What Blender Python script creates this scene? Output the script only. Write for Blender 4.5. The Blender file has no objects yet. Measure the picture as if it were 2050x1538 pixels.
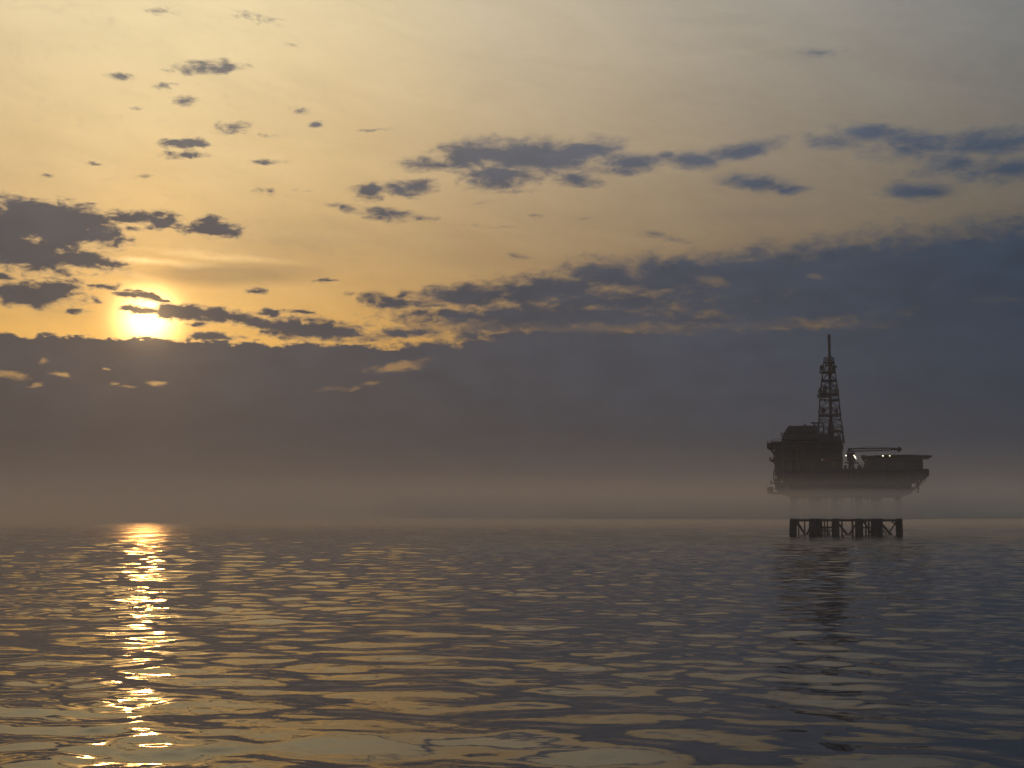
import bpy, bmesh, math, random
import numpy as np
from mathutils import Vector, Matrix

random.seed(7)
scene = bpy.context.scene
COL = scene.collection
R = math.radians

# ---------------------------------------------------------------- camera
SUN_AZ, SUN_EL = -14.66, 7.98          # degrees, azimuth clockwise from +Y
cam_data = bpy.data.cameras.new('camera')
cam_data.sensor_width = 36.0
cam_data.lens = 49.45
cam_data.clip_start = 0.1
cam_data.clip_end = 60000.0
camera = bpy.data.objects.new('camera', cam_data)
camera.location = (0.0, 0.0, 5.0)
camera.rotation_euler = (R(90.0 + 5.56), 0.0, 0.0)
COL.objects.link(camera)
scene.camera = camera

# ---------------------------------------------------------------- render settings
scene.render.engine = 'CYCLES'
cy = scene.cycles
cy.use_denoising = True
cy.max_bounces = 7
cy.diffuse_bounces = 2
cy.glossy_bounces = 3
cy.transmission_bounces = 2
cy.transparent_max_bounces = 64
cy.volume_bounces = 2
cy.sample_clamp_indirect = 8.0
cy.sample_clamp_direct = 20.0
cy.use_adaptive_sampling = True
cy.adaptive_threshold = 0.03
cy.caustics_reflective = False
cy.caustics_refractive = False
scene.view_settings.view_transform = 'Standard'
scene.view_settings.look = 'None'
scene.view_settings.exposure = 0.0
scene.view_settings.gamma = 1.0
scene.view_settings.use_curve_mapping = False

# ---------------------------------------------------------------- sky
SKY_STRENGTH = 0.006
SUN_STRENGTH = 0.24
RING, SPOKE = 0.0040, 0.13
SLOPE, WAVE_DIR, WAVE_SPREAD = 0.058, 6.0, 60.0
W_SLOPE = [0.5, 0.85, 1.2, 1.5, 0.7, 0.2]
HAZE, HAZE_COL, HAZE_ANISO = 0.00027, (0.86, 0.85, 0.84), 0.4
MIST, MIST_COL = 0.0009, (0.90, 0.82, 0.70)
FOG, FOG_COL = 2.3, (0.93, 0.86, 0.77)
CLOUDS = [  # azimuth, elevation, half width, half height (degrees), tilt, weight
    (-19.93, 11.42, 1.73, 0.81, 0, 1.2),
    (-17.99, 11.45, 1.73, 0.73, 0, 1.2),
    (-16.47, 11.19, 0.85, 0.41, -10, 1),
    (-15.15, 11.87, 1.26, 0.26, 0, 1),
    (-14.08, 11.87, 0.51, 0.16, 0, 0.8),
    (-12.35, 11.61, 1.06, 0.31, 0, 1.1),
    (-12.32, 11.89, 0.45, 0.24, 0, 1),
    (-19.25, 10.32, 1.93, 0.57, -4, 1.2),
    (-17.48, 10.21, 1.38, 0.37, -10, 1.1),
    (-15.33, 11.45, 0.37, 0.10, 0, 0.8),
    (-19.29, 8.69, 1.63, 0.41, 0, 1.1),
    (-18.29, 8.99, 0.98, 0.28, 8, 1),
    (-16.22, 9.13, 0.61, 0.12, 0, 1),
    (-20.23, 9.34, 0.57, 0.18, -10, 1),
    (-14.88, 8.82, 0.69, 0.14, -4, 1),
    (-14.10, 8.73, 0.28, 0.08, 0, 0.9),
    (-14.96, 8.28, 0.61, 0.14, 0, 1.1),
    (-13.22, 8.27, 1.34, 0.28, -3, 1.2),
    (-11.85, 8.21, 1.14, 0.26, -3, 1.1),
    (-12.72, 7.79, 0.41, 0.12, 0, 0.9),
    (-9.56, 7.83, 1.42, 0.26, -4, 1.1),
    (-7.85, 7.68, 2.04, 0.35, -4, 1.2),
    (-9.86, 8.32, 0.57, 0.14, 0, 1),
    (-8.66, 8.31, 0.85, 0.10, -4, 0.9),
    (-10.28, 9.11, 0.37, 0.10, -10, 0.9),
    (-7.67, 9.66, 0.71, 0.08, 0, 0.8),
    (-17.52, 8.18, 0.51, 0.14, 0, 0.8),
    (-16.59, 8.63, 0.28, 0.10, -15, 0.7),
    (-12.02, 7.35, 0.81, 0.16, 0, 0.9),
    (-12.64, 17.83, 1.10, 0.22, 8, 0.81),
    (-11.95, 17.99, 0.45, 0.20, 0, 0.81),
    (-16.07, 17.22, 0.55, 0.14, 0, 0.558),
    (-14.25, 17.06, 0.51, 0.16, 0, 0.594),
    (-14.41, 17.33, 0.41, 0.12, 0, 0.45),
    (-13.31, 16.53, 0.45, 0.18, 0, 0.765),
    (-11.50, 15.58, 0.65, 0.22, 8, 0.72),
    (-8.68, 16.37, 0.45, 0.16, 0, 0.63),
    (-8.00, 15.89, 0.45, 0.12, 0, 0.648),
    (-13.86, 14.81, 0.57, 0.18, 0, 0.95),
    (-13.07, 14.91, 0.53, 0.18, 5, 1),
    (-13.36, 14.38, 0.85, 0.16, 4, 0.81),
    (-14.10, 14.43, 0.33, 0.18, 0, 0.765),
    (-9.97, 14.29, 0.65, 0.10, 0, 0.648),
    (-10.05, 13.21, 0.28, 0.14, 0, 0.72),
    (-10.65, 13.24, 0.37, 0.12, 0, 0.495),
    (-16.89, 13.90, 0.41, 0.08, 0, 0.54),
    (-14.18, 19.79, 0.69, 0.18, 0, 0.45),
    (-10.47, 19.73, 0.98, 0.20, -8, 0.405),
    (-15.36, 16.09, 0.41, 0.08, 0, 0.45),
    (-18.70, 13.27, 0.33, 0.08, 0, 0.495),
    (-19.14, 12.46, 0.49, 0.08, 5, 0.54),
    (-14.90, 13.47, 0.33, 0.10, 20, 0.495),
    (-8.54, 13.24, 0.49, 0.10, 0, 0.45),
    (-8.93, 18.90, 0.41, 0.08, 0, 0.405),
    (-5.88, 13.34, 0.65, 0.35, 8, 1),
    (-4.14, 13.45, 0.85, 0.33, 0, 1.08),
    (-5.26, 12.41, 0.90, 0.22, -6, 1),
    (-3.66, 12.26, 0.41, 0.12, 0, 0.75),
    (-6.90, 12.62, 0.57, 0.16, -12, 0.7),
    (-9.99, 15.38, 0.61, 0.08, -10, 0.36),
    (-5.60, 15.79, 0.73, 0.08, 10, 0.45),
    (-3.63, 14.43, 1.06, 0.22, 0, 1.02),
    (-1.56, 14.77, 1.42, 0.57, 0, 1.2),
    (0.42, 14.78, 1.73, 0.61, 0, 1.32),
    (-0.52, 13.98, 1.34, 0.49, 0, 1.2),
    (3.01, 14.94, 1.47, 0.49, 0, 1.2),
    (1.76, 14.51, 1.42, 0.53, 0, 1.2),
    (4.97, 14.53, 1.26, 0.37, -3, 1.14),
    (2.59, 13.79, 0.85, 0.26, 0, 1.08),
    (4.66, 14.18, 0.92, 0.20, 0, 0.96),
    (7.64, 14.51, 1.14, 0.33, 0, 1.14),
    (9.37, 14.77, 1.59, 0.31, 10, 1.14),
    (10.05, 13.46, 1.30, 0.33, -10, 1.14),
    (11.35, 13.11, 0.73, 0.18, 0, 1.02),
    (6.21, 14.70, 0.81, 0.16, 0, 0.84),
    (-0.10, 13.37, 1.02, 0.12, 0, 0.72),
    (14.65, 15.16, 1.22, 0.35, -4, 1.14),
    (13.07, 14.95, 1.22, 0.28, -8, 0.84),
    (16.28, 14.59, 1.83, 0.53, -8, 0.96),
    (19.02, 14.46, 2.04, 0.51, 0, 1.02),
    (19.63, 13.39, 1.63, 0.49, 0, 0.96),
    (16.42, 12.88, 1.26, 0.33, -6, 1.08),
    (17.68, 13.77, 1.42, 0.57, 0, 0.84),
    (12.66, 18.40, 0.90, 0.20, 0, 0.54),
    (0.00, 10.75, 0.49, 0.12, -8, 0.85),
    (6.07, 11.48, 1.18, 0.14, -8, 0.65),
    (-0.52, 11.92, 0.81, 0.06, 0, 0.55),
    (-1.96, 12.02, 0.81, 0.06, 0, 0.5),
    (0.93, 12.36, 0.45, 0.10, 0, 0.6),
    (-1.14, 12.92, 0.69, 0.08, 8, 0.5),
    (2.89, 12.27, 0.53, 0.08, 0, 0.45),
    (-5.13, 8.90, 1.14, 0.28, -6, 1.1),
    (-2.57, 8.42, 2.04, 0.22, -2, 1.2),
    (-4.62, 9.17, 0.49, 0.12, 15, 0.9),
    (-1.65, 9.15, 2.34, 0.41, 3, 1.2),
    (1.34, 9.30, 3.05, 0.65, 4, 1.3),
    (4.11, 9.92, 2.24, 0.61, 3, 1.2),
    (6.66, 9.90, 3.26, 0.73, 0, 1.3),
    (4.41, 8.87, 4.07, 0.53, 0, 1.2),
    (10.09, 9.66, 4.48, 1.02, 3, 1.4),
    (14.03, 9.71, 5.29, 1.26, 5, 1.4),
    (18.58, 9.59, 6.11, 1.51, 3, 1.5),
    (22.91, 9.42, 6.51, 1.71, 0, 1.5),
    (12.64, 8.58, 7.73, 0.73, 0, 1.4),
    (20.17, 7.69, 8.55, 1.22, 0, 1.4),
    (-0.10, 7.53, 2.44, 0.41, 0, 1.1),
    (2.16, 8.18, 5.29, 0.61, 0, 1.4),
    (8.05, 7.90, 5.29, 0.49, 0, 1.3),
    (-3.99, 7.66, 1.63, 0.24, 4, 0.95),
    (-1.13, 7.53, 1.83, 0.33, 0, 0.9),
    (-2.97, 6.95, 1.63, 0.28, 0, 1),
    (1.74, 7.16, 2.44, 0.45, 0, 0.8),
]
VEILS = [  # azimuth, elevation, half width, half height (degrees), tilt, weight
    (-8.71, 11.39, 6.11, 1.22, 0, 0.42),
    (-11.68, 9.80, 4.07, 0.53, 2, 1),
    (-15.57, 9.74, 1.63, 0.61, -20, 0.45),
    (-18.35, 8.16, 3.26, 0.81, 0, 0.35),
    (-3.61, 11.60, 6.11, 0.28, 0, 0.25),
    (4.61, 7.95, 9.77, 0.37, 0, -0),
    (9.73, 12.25, 6.11, 0.41, 0, 0.25),
    (6.78, 19.94, 3.26, 0.41, -5, 0.22),
    (-6.76, 17.84, 5.29, 0.81, 8, 0.15),
    (-17.56, 18.84, 3.26, 0.81, 0, 0.18),
]
GAPS = [  # azimuth, elevation, half width, half height (degrees), tilt, weight
    (6.23, 7.83, 8.14, 0.24, 0, 0.5),
    (8.18, 9.59, 0.85, 0.24, -10, 0.75),
    (5.08, 10.07, 0.49, 0.28, -25, 0.7),
    (12.47, 9.72, 0.61, 0.14, -10, 0.7),
    (4.21, 9.01, 0.53, 0.12, 0, 0.5),
    (-2.77, 8.88, 0.81, 0.08, 0, 0.8),
    (-4.60, 6.23, 1.26, 0.22, 8, 0.85),
    (-6.61, 5.40, 1.22, 0.12, 8, 0.45),
    (-19.70, 5.60, 0.69, 0.16, -8, 0.85),
    (-17.68, 5.61, 0.53, 0.12, -8, 0.9),
    (-18.44, 6.15, 0.28, 0.14, 20, 0.5),
    (-14.20, 5.47, 0.45, 0.12, 0, 0.85),
    (-18.72, 5.23, 0.33, 0.08, 15, 0.5),
    (-16.32, 5.94, 0.20, 0.06, 0, 0.55),
    (-15.84, 5.33, 0.24, 0.10, 0, 0.6),
    (-15.36, 5.24, 0.33, 0.06, 0, 0.5),
    (-2.56, 7.93, 2.24, 0.16, 3, 0.5),
]
CIRRUS = [  # azimuth, elevation, half width, half height (degrees), tilt, weight
    (-14.43, 10.17, 2.44, 0.14, 0, 1),
    (-12.29, 10.53, 2.85, 0.16, -3, 0.55),
    (-15.76, 9.68, 1.22, 0.12, -8, 0.4),
    (8.84, 19.48, 2.44, 0.24, -4, 0.12),
    (9.84, 18.66, 3.26, 0.20, 4, 0.1),
    (-9.52, 11.47, 3.26, 0.28, 0, 0.2),
]

world = bpy.data.worlds.new('World')
scene.world = world
world.use_nodes = True
world.cycles.sampling_method = "MANUAL"
world.cycles.sample_map_resolution = 512
NT = world.node_tree
for n in list(NT.nodes):
    NT.nodes.remove(n)


class G:
    """small node-graph writer"""

    def __init__(self, nt):
        self.nt = nt

    def new(self, kind, **kw):
        n = self.nt.nodes.new(kind)
        for k, v in kw.items():
            setattr(n, k, v)
        return n

    def put(self, sock, v):
        if isinstance(v, bpy.types.NodeSocket):
            self.nt.links.new(v, sock)
        elif v is not None:
            sock.default_value = v

    def m(self, op, a, b=None, c=None, clamp=False):
        n = self.new('ShaderNodeMath', operation=op)
        n.use_clamp = clamp
        for i, v in enumerate((a, b, c)):
            self.put(n.inputs[i], v)
        return n.outputs[0]

    def vm(self, op, a, b=None, scale=None):
        n = self.new('ShaderNodeVectorMath', operation=op)
        self.put(n.inputs[0], a)
        self.put(n.inputs[1], b)
        if scale is not None:
            self.put(n.inputs['Scale'], scale)
        return n.outputs['Value'] if op in ('LENGTH', 'DOT_PRODUCT') else n.outputs[0]

    def xyz(self, x, y, z):
        n = self.new('ShaderNodeCombineXYZ')
        for i, v in enumerate((x, y, z)):
            self.put(n.inputs[i], v)
        return n.outputs[0]

    def noise(self, vec, scale, detail=4.0, rough=0.55, dist=0.0, color=False):
        n = self.new('ShaderNodeTexNoise')
        self.put(n.inputs['Vector'], vec)
        n.inputs['Scale'].default_value = scale
        n.inputs['Detail'].default_value = detail
        n.inputs['Roughness'].default_value = rough
        n.inputs['Distortion'].default_value = dist
        return n.outputs['Color' if color else 'Fac']

    def step(self, v, a, b, lo=0.0, hi=1.0):
        n = self.new('ShaderNodeMapRange', interpolation_type='SMOOTHSTEP')
        for i, q in enumerate((v, a, b, lo, hi)):
            self.put(n.inputs[i], q)
        return n.outputs[0]

    def ramp(self, v, lo, hi, stops):
        n = self.new('ShaderNodeMapRange')
        for i, q in enumerate((v, lo, hi, 0.0, 1.0)):
            self.put(n.inputs[i], q)
        r = self.new('ShaderNodeValToRGB')
        e = r.color_ramp.elements
        while len(e) > 1:
            e.remove(e[-1])
        for i, (p, c) in enumerate(stops):
            el = e[0] if i == 0 else e.new((p - lo) / (hi - lo))
            el.position = (p - lo) / (hi - lo)
            el.color = (*c, 1.0)
        self.nt.links.new(n.outputs[0], r.inputs[0])
        return r.outputs[0]

    def mix(self, f, a, b, mode='MIX'):
        n = self.new('ShaderNodeMix', data_type='RGBA', blend_type=mode)
        n.clamp_factor = True
        self.put(n.inputs['Factor'], f)
        ca, cb = [s for s in n.inputs if s.type == 'RGBA']
        self.put(ca, a if not isinstance(a, tuple) else (*a, 1.0))
        self.put(cb, b if not isinstance(b, tuple) else (*b, 1.0))
        return [s for s in n.outputs if s.type == 'RGBA'][0]

    def blobs(self, vec, table, grow):
        """strongest of a set of soft ellipses"""
        acc = None
        for az, el, rx, ry, tilt, w in table:
            mp = self.new('ShaderNodeMapping', vector_type='TEXTURE')
            self.put(mp.inputs['Vector'], vec)
            mp.inputs['Location'].default_value = (az, el, 0.0)
            mp.inputs['Rotation'].default_value = (0.0, 0.0, R(tilt))
            mp.inputs['Scale'].default_value = (rx * grow, ry * grow, 1.0)
            g = self.new('ShaderNodeTexGradient', gradient_type='SPHERICAL')
            self.put(g.inputs[0], mp.outputs[0])
            v = self.m('MULTIPLY', g.outputs['Fac'], w)
            acc = v if acc is None else self.m('SMOOTH_MAX', acc, v, 0.12)
        return acc


g = G(NT)
tc = g.new('ShaderNodeTexCoord').outputs['Generated']
sep = g.new('ShaderNodeSeparateXYZ')
NT.links.new(tc, sep.inputs[0])
dx, dy, dz = sep.outputs
az = g.m('MULTIPLY', g.m('ARCTAN2', dx, dy), 57.29578)
el = g.m('MULTIPLY', g.m('ARCSINE', dz), 57.29578)
# noise space without a seam: the direction itself, stretched so that cloud forms lie flat
flat = g.xyz(dx, dy, g.m('MULTIPLY', dz, 2.3))

# clear evening sky: brightest and warmest round the sun, paler higher up
daz = g.m('SUBTRACT', az, SUN_AZ)
delv = g.m('MULTIPLY', g.m('SUBTRACT', el, SUN_EL), 0.45)
away = g.vm('LENGTH', g.xyz(daz, delv, 0.0))
C_AWAY = g.ramp(away, 0.0, 60.0, [
    (0.0, (0.80, 0.55, 0.24)), (3.3, (0.69, 0.52, 0.27)), (8.8, (0.58, 0.425, 0.225)),
    (14.7, (0.45, 0.34, 0.21)), (25.0, (0.262, 0.216, 0.162)), (35.0, (0.148, 0.140, 0.128)),
    (58.0, (0.125, 0.125, 0.135))])
C_UP = g.ramp(el, 0.0, 60.0, [
    (0.0, (0.45, 0.32, 0.14)), (7.0, (0.43, 0.305, 0.135)), (10.5, (0.315, 0.285, 0.27)),
    (15.0, (0.50, 0.51, 0.535)), (20.5, (0.68, 0.765, 0.88)), (40.0, (0.52, 0.64, 0.80)),
    (60.0, (0.55, 0.70, 0.90))])
clear = g.vm('SCALE', g.vm('MULTIPLY', C_AWAY, C_UP), scale=2.0)

sky_tex = g.new('ShaderNodeTexSky', sky_type='NISHITA')
sky_tex.sun_disc = False
sky_tex.sun_elevation = R(SUN_EL)
sky_tex.sun_rotation = R(SUN_AZ)
sky_tex.air_density = 1.5
sky_tex.dust_density = 4.0
clear = g.vm('ADD', g.vm('SCALE', clear, scale=0.87), g.vm('SCALE', sky_tex.outputs[0], scale=SKY_STRENGTH))

# the light round the sun itself
sun_vec = (math.sin(R(SUN_AZ)) * math.cos(R(SUN_EL)), math.cos(R(SUN_AZ)) * math.cos(R(SUN_EL)), math.sin(R(SUN_EL)))
sun_ang = g.m('MULTIPLY', g.m('ARCCOSINE', g.m('MINIMUM', g.vm('DOT_PRODUCT', tc, sun_vec), 1.0)), 57.29578)
core = g.m('EXPONENT', g.m('MULTIPLY', g.m('POWER', g.m('DIVIDE', sun_ang, 0.92), 2.0), -1.0))
halo = g.m('EXPONENT', g.m('DIVIDE', sun_ang, -1.9))
aure = g.vm('ADD', g.vm('SCALE', (1.0, 0.60, 0.22), scale=g.m('MULTIPLY', core, 6.5)),
            g.vm('SCALE', (1.0, 0.56, 0.16), scale=g.m('MULTIPLY', halo, 0.52)))

# thin streaks in the high veil
streak = g.noise(g.vm('ADD', g.xyz(dx, dy, g.m('MULTIPLY', dz, 4.0)), g.xyz(0.0, 0.0, g.m('MULTIPLY', az, 0.012))), 11.0, 6.0, 0.62, 0.5)
clear = g.vm('SCALE', clear, scale=g.step(streak, 0.25, 0.75, 0.94, 1.05))

# ---- clouds
warp = g.noise(flat, 30.0, 5.0, 0.6, 0.0, color=True)
warp = g.vm('SUBTRACT', warp, (0.5, 0.5, 0.5))
fine = g.noise(flat, 70.0, 9.0, 0.64, 0.35)
plane = g.xyz(az, el, 0.0)
wplane = g.vm('ADD', plane, g.vm('MULTIPLY', warp, (1.6, 0.62, 0.0)))
fine_c = g.m('MULTIPLY', g.m('SUBTRACT', fine, 0.5), g.step(away, 6.0, 28.0, 1.8, 1.25))

f_cloud = g.blobs(wplane, CLOUDS, 1.9)
f_gap = g.blobs(wplane, GAPS, 1.5)
f_veil = g.blobs(plane, VEILS, 1.3)

# scattered clouds go on all round, outside the stretch listed above
wide = g.noise(g.xyz(dx, dy, g.m('MULTIPLY', dz, 3.2)), 7.0, 6.0, 0.6, 0.3)
outside = g.step(g.m('ABSOLUTE', az), 23.0, 34.0)
low = g.step(el, 50.0, 12.0)
f_wide = g.m('MULTIPLY', g.step(wide, 0.47, 0.68), g.m('MULTIPLY', outside, low))
f_cloud = g.m('MAXIMUM', f_cloud, f_wide)

# the bank along the horizon: a crisp top below the sun, a loose one away from it
edge_w = g.step(az, -8.0, 8.0, 0.30, 1.6)
edge_e = g.step(az, -5.0, 3.0, 7.15, 8.4)
bank_n = g.m('MULTIPLY', g.m('SUBTRACT', g.noise(flat, 60.0, 5.0, 0.65), 0.5), g.step(az, -9.0, 0.0, 0.8, 1.3))
f_bank = g.m('ADD', g.m('DIVIDE', g.m('ADD', g.m('SUBTRACT', edge_e, el), bank_n), edge_w), 0.4)
f_bank = g.m('MINIMUM', f_bank, 1.7)

f_all = g.m('MAXIMUM', f_cloud, f_bank)
dens = g.m('ADD', f_all, g.m('MULTIPLY', fine_c, g.step(f_all, 0.0, 0.22)))
soft_w = g.step(away, 1.0, 16.0, 0.52, 0.85)
alpha = g.step(dens, 0.14, g.m('ADD', 0.14, soft_w))
gap_a = g.step(g.m('ADD', f_gap, g.m('MULTIPLY', fine_c, g.step(f_gap, 0.0, 0.3))), 0.10, 0.80)
alpha = g.m('MULTIPLY', alpha, g.m('SUBTRACT', 0.97, g.m('MULTIPLY', gap_a, 0.36)))
alpha_s = g.m('MULTIPLY', g.step(g.m('ADD', f_veil, g.m('MULTIPLY', fine_c, 0.25)), 0.0, 0.75), 0.62)

# cloud colour: brown grey near the sun, slate blue away from it
C_CLOUD = g.ramp(az, -180.0, 180.0, [
    (-180.0, (0.048, 0.064, 0.090)), (-60.0, (0.052, 0.061, 0.078)), (-20.0, (0.066, 0.065, 0.074)),
    (-5.0, (0.057, 0.062, 0.078)), (9.0, (0.047, 0.059, 0.084)), (21.0, (0.026, 0.043, 0.071)),
    (60.0, (0.033, 0.050, 0.078))])
body = g.noise(flat, 30.0, 5.0, 0.6)
C_CLOUD = g.vm('SCALE', C_CLOUD, scale=g.step(body, 0.25, 0.75, 0.90, 1.11))
# higher and thinner clouds let more of the sky through
C_CLOUD = g.vm('SCALE', C_CLOUD, scale=g.step(el, 8.0, 18.0, 1.05, 1.85))
# the underside of the bank is its darkest part
C_CLOUD = g.vm('SCALE', C_CLOUD, scale=g.step(el, 2.0, 7.5, 0.66, 1.0))
# light spilling through the cloud close to the sun
C_CLOUD = g.vm('ADD', C_CLOUD, g.vm('SCALE', (1.0, 0.60, 0.26), scale=g.m('ADD', g.m('MULTIPLY', halo, 0.09), g.m('MULTIPLY', core, 0.10))))
C_VEIL = g.vm('ADD', g.vm('SCALE', clear, scale=0.42), g.vm('SCALE', C_CLOUD, scale=0.6))

lit = g.vm('ADD', clear, aure)
# lit cirrus above the sun
f_cirrus = g.blobs(g.vm('ADD', plane, g.vm('MULTIPLY', warp, (2.0, 0.5, 0.0))), CIRRUS, 1.5)
f_cirrus = g.m('MULTIPLY', f_cirrus, g.step(fine, 0.3, 0.65, 0.5, 1.1))
lit = g.vm('ADD', lit, g.vm('SCALE', (0.55, 0.40, 0.20), scale=f_cirrus))
lit = g.mix(alpha_s, lit, C_VEIL)
# thin high cloud takes on some of the sky behind it
C_CLOUD = g.vm('ADD', C_CLOUD, g.vm('SCALE', clear, scale=g.step(el, 10.0, 18.0, 0.0, 0.10)))
final = g.mix(alpha, lit, C_CLOUD)
# thin edges near the sun are lit from behind
rim = g.m('MULTIPLY', g.m('MULTIPLY', alpha, g.m('SUBTRACT', 1.0, alpha)), g.m('EXPONENT', g.m('DIVIDE', sun_ang, -4.5)))
final = g.vm('ADD', final, g.vm('SCALE', (1.0, 0.62, 0.25), scale=g.m('MULTIPLY', rim, 1.1)))
# below the horizon: nothing but the dark of the sea's far side
bg = g.new('ShaderNodeBackground')
NT.links.new(final, bg.inputs['Color'])
bg.inputs['Strength'].default_value = 1.0
out = g.new('ShaderNodeOutputWorld')
NT.links.new(bg.outputs[0], out.inputs['Surface'])

# ---------------------------------------------------------------- sun
sun_data = bpy.data.lights.new('sun', 'SUN')
sun_data.energy = SUN_STRENGTH
sun_data.angle = R(1.0)
sun_data.color = (1.0, 0.44, 0.11)
sun = bpy.data.objects.new('sun', sun_data)
sun.rotation_euler = Vector(sun_vec).to_track_quat('Z', 'Y').to_euler()
sun.location = (-60.0, 200.0, 120.0)
COL.objects.link(sun)

# ---------------------------------------------------------------- materials
def material(name):
    mt = bpy.data.materials.new(name)
    mt.use_nodes = True
    nt = mt.node_tree
    for n in list(nt.nodes):
        nt.nodes.remove(n)
    o = nt.nodes.new('ShaderNodeOutputMaterial')
    return mt, G(nt), o


def steel(name, col, rust=0.25, rough=0.6, metal=0.0):
    """painted steel with streaky wear"""
    mt, q, o = material(name)
    p = q.new('ShaderNodeTexCoord').outputs['Object']
    n1 = q.noise(p, 0.6, 6.0, 0.65)
    n2 = q.noise(q.vm('MULTIPLY', p, (1.4, 1.4, 0.18)), 1.3, 5.0, 0.6)
    base = q.mix(q.step(n1, 0.3, 0.7), tuple(c * 0.75 for c in col), tuple(c * 1.2 for c in col))
    base = q.mix(q.m('MULTIPLY', q.step(n2, 0.56, 0.70), rust), base, (0.10, 0.042, 0.018))
    b = q.new('ShaderNodeBsdfPrincipled')
    q.put(b.inputs['Base Color'], base)
    b.inputs['Roughness'].default_value = rough
    b.inputs['Metallic'].default_value = metal
    b.inputs['Specular IOR Level'].default_value = 0.25
    bp = q.new('ShaderNodeBump')
    bp.inputs['Strength'].default_value = 0.25
    bp.inputs['Distance'].default_value = 0.02
    q.put(bp.inputs['Height'], n1)
    q.put(b.inputs['Normal'], bp.outputs[0])
    q.put(o.inputs['Surface'], b.outputs[0])
    return mt


M_JACKET = steel('jacket_steel', (0.046, 0.045, 0.044), 0.15)
M_DARK = steel('dark_steel', (0.034, 0.039, 0.046), 0.15)
M_DECK = steel('deck_steel', (0.044, 0.048, 0.053), 0.15)
M_WALL = steel('module_cladding', (0.046, 0.051, 0.058), 0.15)
M_HOUSE = steel('house_cladding', (0.034, 0.045, 0.056), 0.15)
M_MAST = steel('mast_paint', (0.034, 0.042, 0.058), 0.15)
M_ORANGE = steel('orange_paint', (0.13, 0.050, 0.022), 0.15)
M_DISH = steel('dish_paint', (0.045, 0.050, 0.058), 0.15)


def glow(name, col, s):
    mt, q, o = material(name)
    e = q.new('ShaderNodeEmission')
    e.inputs['Color'].default_value = (*col, 1.0)
    e.inputs['Strength'].default_value = s
    q.put(o.inputs['Surface'], e.outputs[0])
    return mt


def glass(name):
    mt, q, o = material(name)
    b = q.new('ShaderNodeBsdfPrincipled')
    b.inputs['Base Color'].default_value = (0.02, 0.025, 0.03, 1.0)
    b.inputs['Roughness'].default_value = 0.08
    q.put(o.inputs['Surface'], b.outputs[0])
    return mt


M_LAMP = glow('lamp_glow', (1.0, 0.90, 0.62), 9.0)
M_GLASS = glass('window_glass')


def sea_material():
    mt, q, o = material('sea_water')
    p = q.new('ShaderNodeTexCoord').outputs['Object']
    b = q.new('ShaderNodeBsdfPrincipled')
    b.inputs['Base Color'].default_value = (0.010, 0.014, 0.017, 1.0)
    # waves too small for the mesh far out count as roughness there, ruffled in streaks
    ruffle = q.noise(q.vm('MULTIPLY', p, (0.07, 0.012, 0.0)), 1.0, 6.0, 0.7)
    q.put(b.inputs['Roughness'], q.m('MULTIPLY', q.step(q.vm('LENGTH', p), 70.0, 500.0, 0.02, 0.105), q.step(ruffle, 0.35, 0.65, 0.45, 1.25)))
    b.inputs['IOR'].default_value = 1.333
    n = q.noise(q.vm('MULTIPLY', p, (0.8, 1.2, 1.0)), 1.5, 3.0, 0.5, 0.3)
    bp = q.new('ShaderNodeBump')
    bp.inputs['Strength'].default_value = 0.2
    bp.inputs['Distance'].default_value = 0.03
    q.put(bp.inputs['Height'], n)
    q.put(b.inputs['Normal'], bp.outputs[0])
    q.put(o.inputs['Surface'], b.outputs[0])
    return mt


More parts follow.
